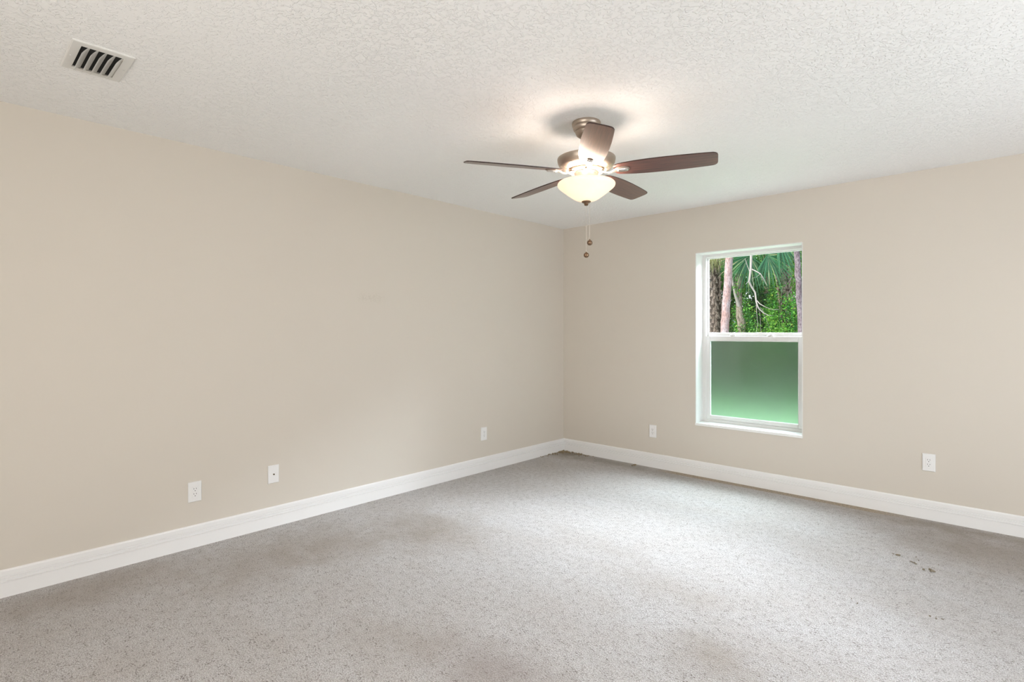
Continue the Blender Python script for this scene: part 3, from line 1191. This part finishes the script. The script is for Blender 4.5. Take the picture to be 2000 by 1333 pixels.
def fan_leaf(data, hub, mid, facing, L, rnd, nseg=64, spread=165, droop=0.6):
    """costapalmate leaf: narrow segments radiating from the hub around direction mid"""
    vs, fs = data
    mid = Vector(mid).normalized()
    nrm = Vector(facing).normalized()
    side = nrm.cross(mid).normalized()
    nrm = mid.cross(side).normalized()
    for i in range(nseg):
        a = math.radians(spread * (i / (nseg - 1) - 0.5)) + rnd.gauss(0, 0.02)
        d = (mid * math.cos(a) + side * math.sin(a)).normalized()
        ll = L * (0.80 + 0.2 * math.cos(a)) * rnd.uniform(0.86, 1.06)
        w = ll * 0.0165
        sd = d.cross(nrm).normalized()
        bend = rnd.uniform(0.5, 1.2) * droop
        off = nrm * rnd.uniform(-0.03, 0.05)
        prev = None
        for s in range(6):
            u = s / 5
            p = hub + d * (ll * u) + off * u * L - Vector((0, 0, 1)) * (bend * ll * max(0, u - 0.35) ** 2)
            ww = w * (0.45 + 1.8 * u) if u < 0.4 else w * 1.17 * (1 - u) / 0.6
            a1, a2 = p + sd * ww + nrm * (ww * 0.5 if u < .9 else 0), p - sd * ww + nrm * (ww * 0.5 if u < .9 else 0)
            k = len(vs)
            vs.extend([a1, p.copy(), a2])
            if prev is not None:
                fs.append((prev, prev + 1, k + 1, k))
                fs.append((prev + 1, prev + 2, k + 2, k + 1))
            prev = k


def palm(name, x, y, pts, r, label, fronds, seed, dry=()):
    rnd = random.Random(seed)
    root = empty(name, (x, y, GZ))
    tag(root, label, 'palm tree')
    rad = [r * 0.86] * len(pts)
    obj('trunk', tube(bmesh.new(), pts, rad, 18), M['shade_bark'], root, smooth=60)
    # leaf boots in a criss-cross lattice round the trunk
    bm = bmesh.new()
    P = [Vector(p) for p in pts]
    total = P[-1].z
    rows = int(total / 0.155)
    for i in range(rows):
        z = 0.1 + i * 0.155
        t = z / total * (len(P) - 1)
        c = P[int(t)].lerp(P[min(int(t) + 1, len(P) - 1)], t - int(t))
        for k in range(9):
            a = 2 * PI * (k + 0.5 * (i % 2)) / 9 + rnd.uniform(-0.08, 0.08)
            d = Vector((math.cos(a), math.sin(a), 0))
            s = Vector((-d.y, d.x, 0))
            sl = (1 if (i + k) % 2 else -1) * 0.075
            o0 = c + d * r * 0.82
            tip = c + d * (r * 1.16) + Vector((0, 0, 0.24)) + s * sl
            w0, w1 = 0.058, 0.022
            vs = [bm.verts.new(o0 - s * w0), bm.verts.new(o0 + s * w0), bm.verts.new(tip + s * w1), bm.verts.new(tip - s * w1),
                  bm.verts.new(tip - d * 0.03 + s * w1), bm.verts.new(tip - d * 0.03 - s * w1)]
            bm.faces.new((vs[0], vs[1], vs[2], vs[3]))
            bm.faces.new((vs[3], vs[2], vs[4], vs[5]))
            bm.faces.new((vs[0], vs[3], vs[5]))
            bm.faces.new((vs[1], vs[4], vs[2]))
    o = obj('leaf_boot', bm, M['boots'], root)
    tag(o, kind='stuff')
    top = P[-1]
    for (hx, hy, hz, mx, my, mz, L, isdry) in fronds:
        hub = Vector((hx, hy, hz))
        data = ([], [])
        fan_leaf(data, hub, (mx, my, mz), (0.68, -0.73, 0.25), L, rnd)
        f = mesh_obj('frond', data, M['dryfrond'] if isdry else M['frond'], root)
        mid = top.lerp(hub, 0.5) + Vector((0, 0, 0.18))
        obj('frond_stalk', tube(bmesh.new(), [top, mid, hub], [0.03, 0.02, 0.012], 6), M['frond'], f)
    return root


# pines
pine('pine_tree', -6.80, 16.92, (0.46, 0.43), 0.135, 9.0, M['pine'],
     'slender pine trunk with flaky pink bark, in the left half of the upper window pane', 11)
pine('pine_tree', -4.31, 16.52, (-0.36, -0.34), 0.088, 9.0, M['pine_grey'],
     'grey-purple pine trunk at the right edge of the upper window pane', 12)
# sabal palm at the left, trunk covered in old leaf boots
rp = random.Random(5)
Lp = trunk_path((0.08, 0.08, 0), (-0.05, 0.0, 4.5), [(0.35, 0.22, 0.05, 0.03)], rp, 20, 0.01)
palm('sabal_palm', -7.78, 18.70, Lp, 0.235, 'palm trunk covered in criss-crossed old leaf boots, behind the pink pine at the left',
     [(-0.25, -0.5, 4.35, -0.3, -0.3, -0.9, 0.85, True), (0.15, -0.55, 4.4, 0.25, -0.1, -0.95, 0.8, True),
      (0.45, -0.3, 4.5, 0.7, 0.1, -0.7, 0.9, True), (-0.5, -0.4, 4.6, -0.8, -0.3, -0.5, 0.9, False),
      (0.3, -0.2, 5.2, 0.6, 0.2, 0.6, 1.1, False), (-0.4, 0.1, 5.2, -0.7, 0.2, 0.5, 1.1, False), (0.0, 0.4, 5.3, 0, 0.6, 0.7, 1.1, False)], 21)
# sabal palm at the right, its big fan leaves hanging in front
Rp = trunk_path((0.55, 0.45, 0), (0.05, -0.05, 4.7), [], rp, 20, 0.01)
palm('sabal_palm', -5.75, 18.65, Rp, 0.20, 'palm with big hanging fan leaves in the right half of the upper window pane',
     [(0.12, -1.05, 3.90, 0.52, 0.45, -0.72, 1.12, False), (-0.45, -0.95, 3.95, -0.30, -0.2, -0.9, 1.15, False),
      (0.35, -0.75, 4.35, 0.80, 0.55, -0.30, 1.15, False), (-0.30, -0.9, 4.55, -0.05, -0.2, -0.95, 0.75, False),
      (0.35, -0.4, 4.75, 0.75, 0.5, -0.35, 1.1, True), (-0.7, -0.5, 4.9, -0.8, -0.5, 0.2, 1.1, False),
      (0.2, -0.3, 5.3, 0.3, 0.2, 0.9, 1.1, False), (-0.3, 0.3, 5.3, -0.4, 0.3, 0.8, 1.1, False)], 22)

# broken brown trunk behind the pink pine
rb = random.Random(9)
root = empty('bare_tree', (-6.62, 18.05, GZ))
tag(root, 'crooked brown trunk with peeling bark just right of the pink pine', 'tree')
bt = trunk_path((0.08, 0.10, 0), (-0.10, -0.10, 6.5), [(0.42, 0.07, -0.05, -0.03)], rb, 32, 0.018)
obj('trunk', tube(bmesh.new(), bt, [0.115 + 0.02 * math.sin(i * 0.9) for i in range(33)], 12), M['brown'], root, smooth=60)
obj('split_branch', tube(bmesh.new(), [(-0.02, -0.04, 2.35), (-0.10, -0.16, 2.75), (-0.17, -0.24, 3.3), (-0.12, -0.2, 4.2)],
                         [0.055, 0.045, 0.035, 0.02], 8), M['deadwood'], root, smooth=60)
data = ([], [])
for z in (2.9, 3.3, 3.7, 4.1, 1.0, 1.3):
    leaves_into(data, rb, -0.02, -0.2, z, 0.16, 0.12, 0.32, 60, 0.07)
o = mesh_obj('climbing_vine', data, M['lime'], root)
tag(o, 'bright green climbing vine leaves')

# dead limb hanging in front of the palm
root = empty('dead_branch', (-5.93, 16.1, GZ))
tag(root, 'bare bleached dead branch hanging down in the middle of the upper pane', 'branch')


def pt(px, py, d=16.0):
    """window sight-line measurement turned into metres at the limb's own distance"""
    q = FWD * d + RGT * ((px - 1000) / 1048 * d) + Vector((0, 0, EYE + (649 - py) / 1048 * d))
    return q - Vector((-5.93, 16.1, GZ))


main = [pt(1460, 300, 16.6), pt(1466, 400, 16.3), pt(1467, 505), pt(1466, 530), pt(1463, 550), pt(1468, 561), pt(1475, 572), pt(1477, 590, 15.9),
        pt(1481, 602, 15.8), pt(1490, 611, 15.8), pt(1500, 616, 15.7), pt(1508, 617, 15.7)]
obj('main_limb', tube(bmesh.new(), main, [0.05, 0.045, 0.034, 0.031, 0.028, 0.026, 0.024, 0.021, 0.018, 0.014, 0.009, 0.005], 8),
    M['deadwood'], root, smooth=60)
for br, r0 in (([pt(1467, 526), pt(1476, 530, 15.9), pt(1485, 535, 15.8), pt(1490, 542, 15.8), pt(1494, 549, 15.8), pt(1498, 558, 15.8)], 0.019),
               ([pt(1476, 585), pt(1484, 594, 15.7), pt(1495, 600, 15.6), pt(1508, 605, 15.6), pt(1521, 605, 15.6)], 0.013),
               ([pt(1464, 548), pt(1459, 553, 15.9), pt(1456, 556, 15.9)], 0.010),
               ([pt(1466, 536), pt(1460, 520, 16.1), pt(1455, 505, 16.2), pt(1450, 512, 16.3)], 0.010),
               ([pt(1470, 562), pt(1473, 556, 15.9), pt(1468, 546, 15.9), pt(1471, 540, 15.8)], 0.006),
               ([pt(1485, 535, 15.8), pt(1478, 541, 15.8), pt(1468, 544, 15.8)], 0.006),
               ([pt(1487, 538, 15.8), pt(1489, 546, 15.7), pt(1493, 550, 15.7)], 0.006),
               ([pt(1477, 592, 15.9), pt(1478, 612, 15.9), pt(1480, 632, 16), pt(1477, 650, 16)], 0.008),
               ([pt(1479, 598, 15.9), pt(1489, 605, 15.8), pt(1494, 618, 15.8), pt(1505, 645, 15.8)], 0.006),
               ([pt(1482, 603, 15.8), pt(1485, 625, 15.9), pt(1486, 655, 15.9)], 0.005)):
    n_ = len(br)
    obj('side_branch', tube(bmesh.new(), br, [r0 * (1 - 0.6 * i / (n_ - 1)) for i in range(n_)], 6), M['deadwood'], root, smooth=60)

# undergrowth: individual bushes along the edge of the woods
bushes = [
    # distance, sideways, rx, ry, h, n, leaf, mat, label
    (17.8, 7.80, 0.48, 0.4, 2.6, 1900, 0.10, 'leaf', 'mid green leafy bush between the crooked trunk and the dead branch'),
    (16.6, 8.05, 0.65, 0.5, 2.05, 1900, 0.085, 'lime', 'bright lime green bush at the foot of the dead branch'),
    (17.2, 9.0, 0.70, 0.5, 1.95, 1500, 0.11, 'blue', 'bluish green low bush at the lower right of the upper pane'),
    (17.3, 8.78, 0.66, 0.45, 3.3, 2300, 0.12, 'leaf', 'large bush with glossy rounded leaves below the palm fan leaves'),
    (18.6, 9.75, 0.85, 0.6, 5.2, 3200, 0.12, 'lime', 'tall bright green bush beside the right hand pine trunk'),
    (18.4, 6.35, 0.5, 0.4, 1.5, 1400, 0.09, 'blue', 'blue-green bush at the foot of the left palm trunk'),
    (17.8, 7.0, 0.35, 0.3, 1.5, 900, 0.09, 'lime', 'small lime bush at the foot of the crooked trunk'),
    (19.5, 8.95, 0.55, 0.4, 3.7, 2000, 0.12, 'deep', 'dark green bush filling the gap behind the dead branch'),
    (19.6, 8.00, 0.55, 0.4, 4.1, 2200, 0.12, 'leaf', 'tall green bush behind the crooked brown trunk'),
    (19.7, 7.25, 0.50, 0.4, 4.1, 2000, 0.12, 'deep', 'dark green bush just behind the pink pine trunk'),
    (19.8, 6.75, 0.7, 0.5, 4.5, 2400, 0.11, 'leaf', 'tall leafy bush behind the left palm trunk at the window edge'),
]
for i, (d, s, rx, ry, h, n_, sz, mk, lab) in enumerate(bushes):
    p = FWD * d + RGT * s
    shrub('shrub', (p.x, p.y), rx, ry, h, n_, sz, M[mk], lab, seed=40 + i, group='bushes along the edge of the woods')

# the uncountable thicket behind, in depth
rt_ = random.Random(77)
data = ([], [])
for _ in range(230):
    d = rt_.uniform(20.0, 23.5)
    s = rt_.uniform(-1.0, 18.0)
    p = FWD * d + RGT * s
    leaves_into(data, rt_, p.x, p.y, rt_.uniform(0.3, 6.8), 0.9, 0.9, 0.8, 460, 0.105)
o = mesh_obj('thicket', data, M['leaf'])
tag(o, 'dense tangled green thicket filling the background behind the tree trunks', 'thicket', kind='stuff')
data = ([], [])
for _ in range(300):
    d = rt_.uniform(24.5, 29.0)
    s = rt_.uniform(-3.0, 24.0)
    p = FWD * d + RGT * s
    leaves_into(data, rt_, p.x, p.y, rt_.uniform(0.3, 9.0), 1.3, 1.3, 1.1, 340, 0.25)
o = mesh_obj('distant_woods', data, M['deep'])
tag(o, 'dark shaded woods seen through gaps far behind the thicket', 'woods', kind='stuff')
for i, (d, s, r, lean) in enumerate(((20.2, 10.55, 0.20, -0.3), (20.8, 9.75, 0.12, 0.2), (21.0, 8.0, 0.10, 0.1))):
    p = FWD * d + RGT * s
    root = empty('woods_tree', (p.x, p.y, GZ))
    tag(root, ('dark thick trunk in the thicket left of the right hand pine', 'thin dark trunk in the thicket below the palm leaves',
               'thin dark trunk in the thicket behind the dead branch')[i], 'tree')
    obj('trunk', tube(bmesh.new(), trunk_path((0, 0, 0), (lean, 0, 7.0), [], rt_, 18, 0.03), [r * (1 - 0.02 * k) for k in range(19)], 10),
        M['brown'], root, smooth=60)
    data = ([], [])
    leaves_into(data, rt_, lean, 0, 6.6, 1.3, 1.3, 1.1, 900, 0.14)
    mesh_obj('crown', data, M['deep'], root)

scene.cycles.use_denoising = True
scene.cycles.max_bounces = 10
scene.cycles.diffuse_bounces = 6
scene.cycles.transparent_max_bounces = 12
scene.cycles.caustics_refractive = True
scene.cycles.sample_clamp_indirect = 8.0
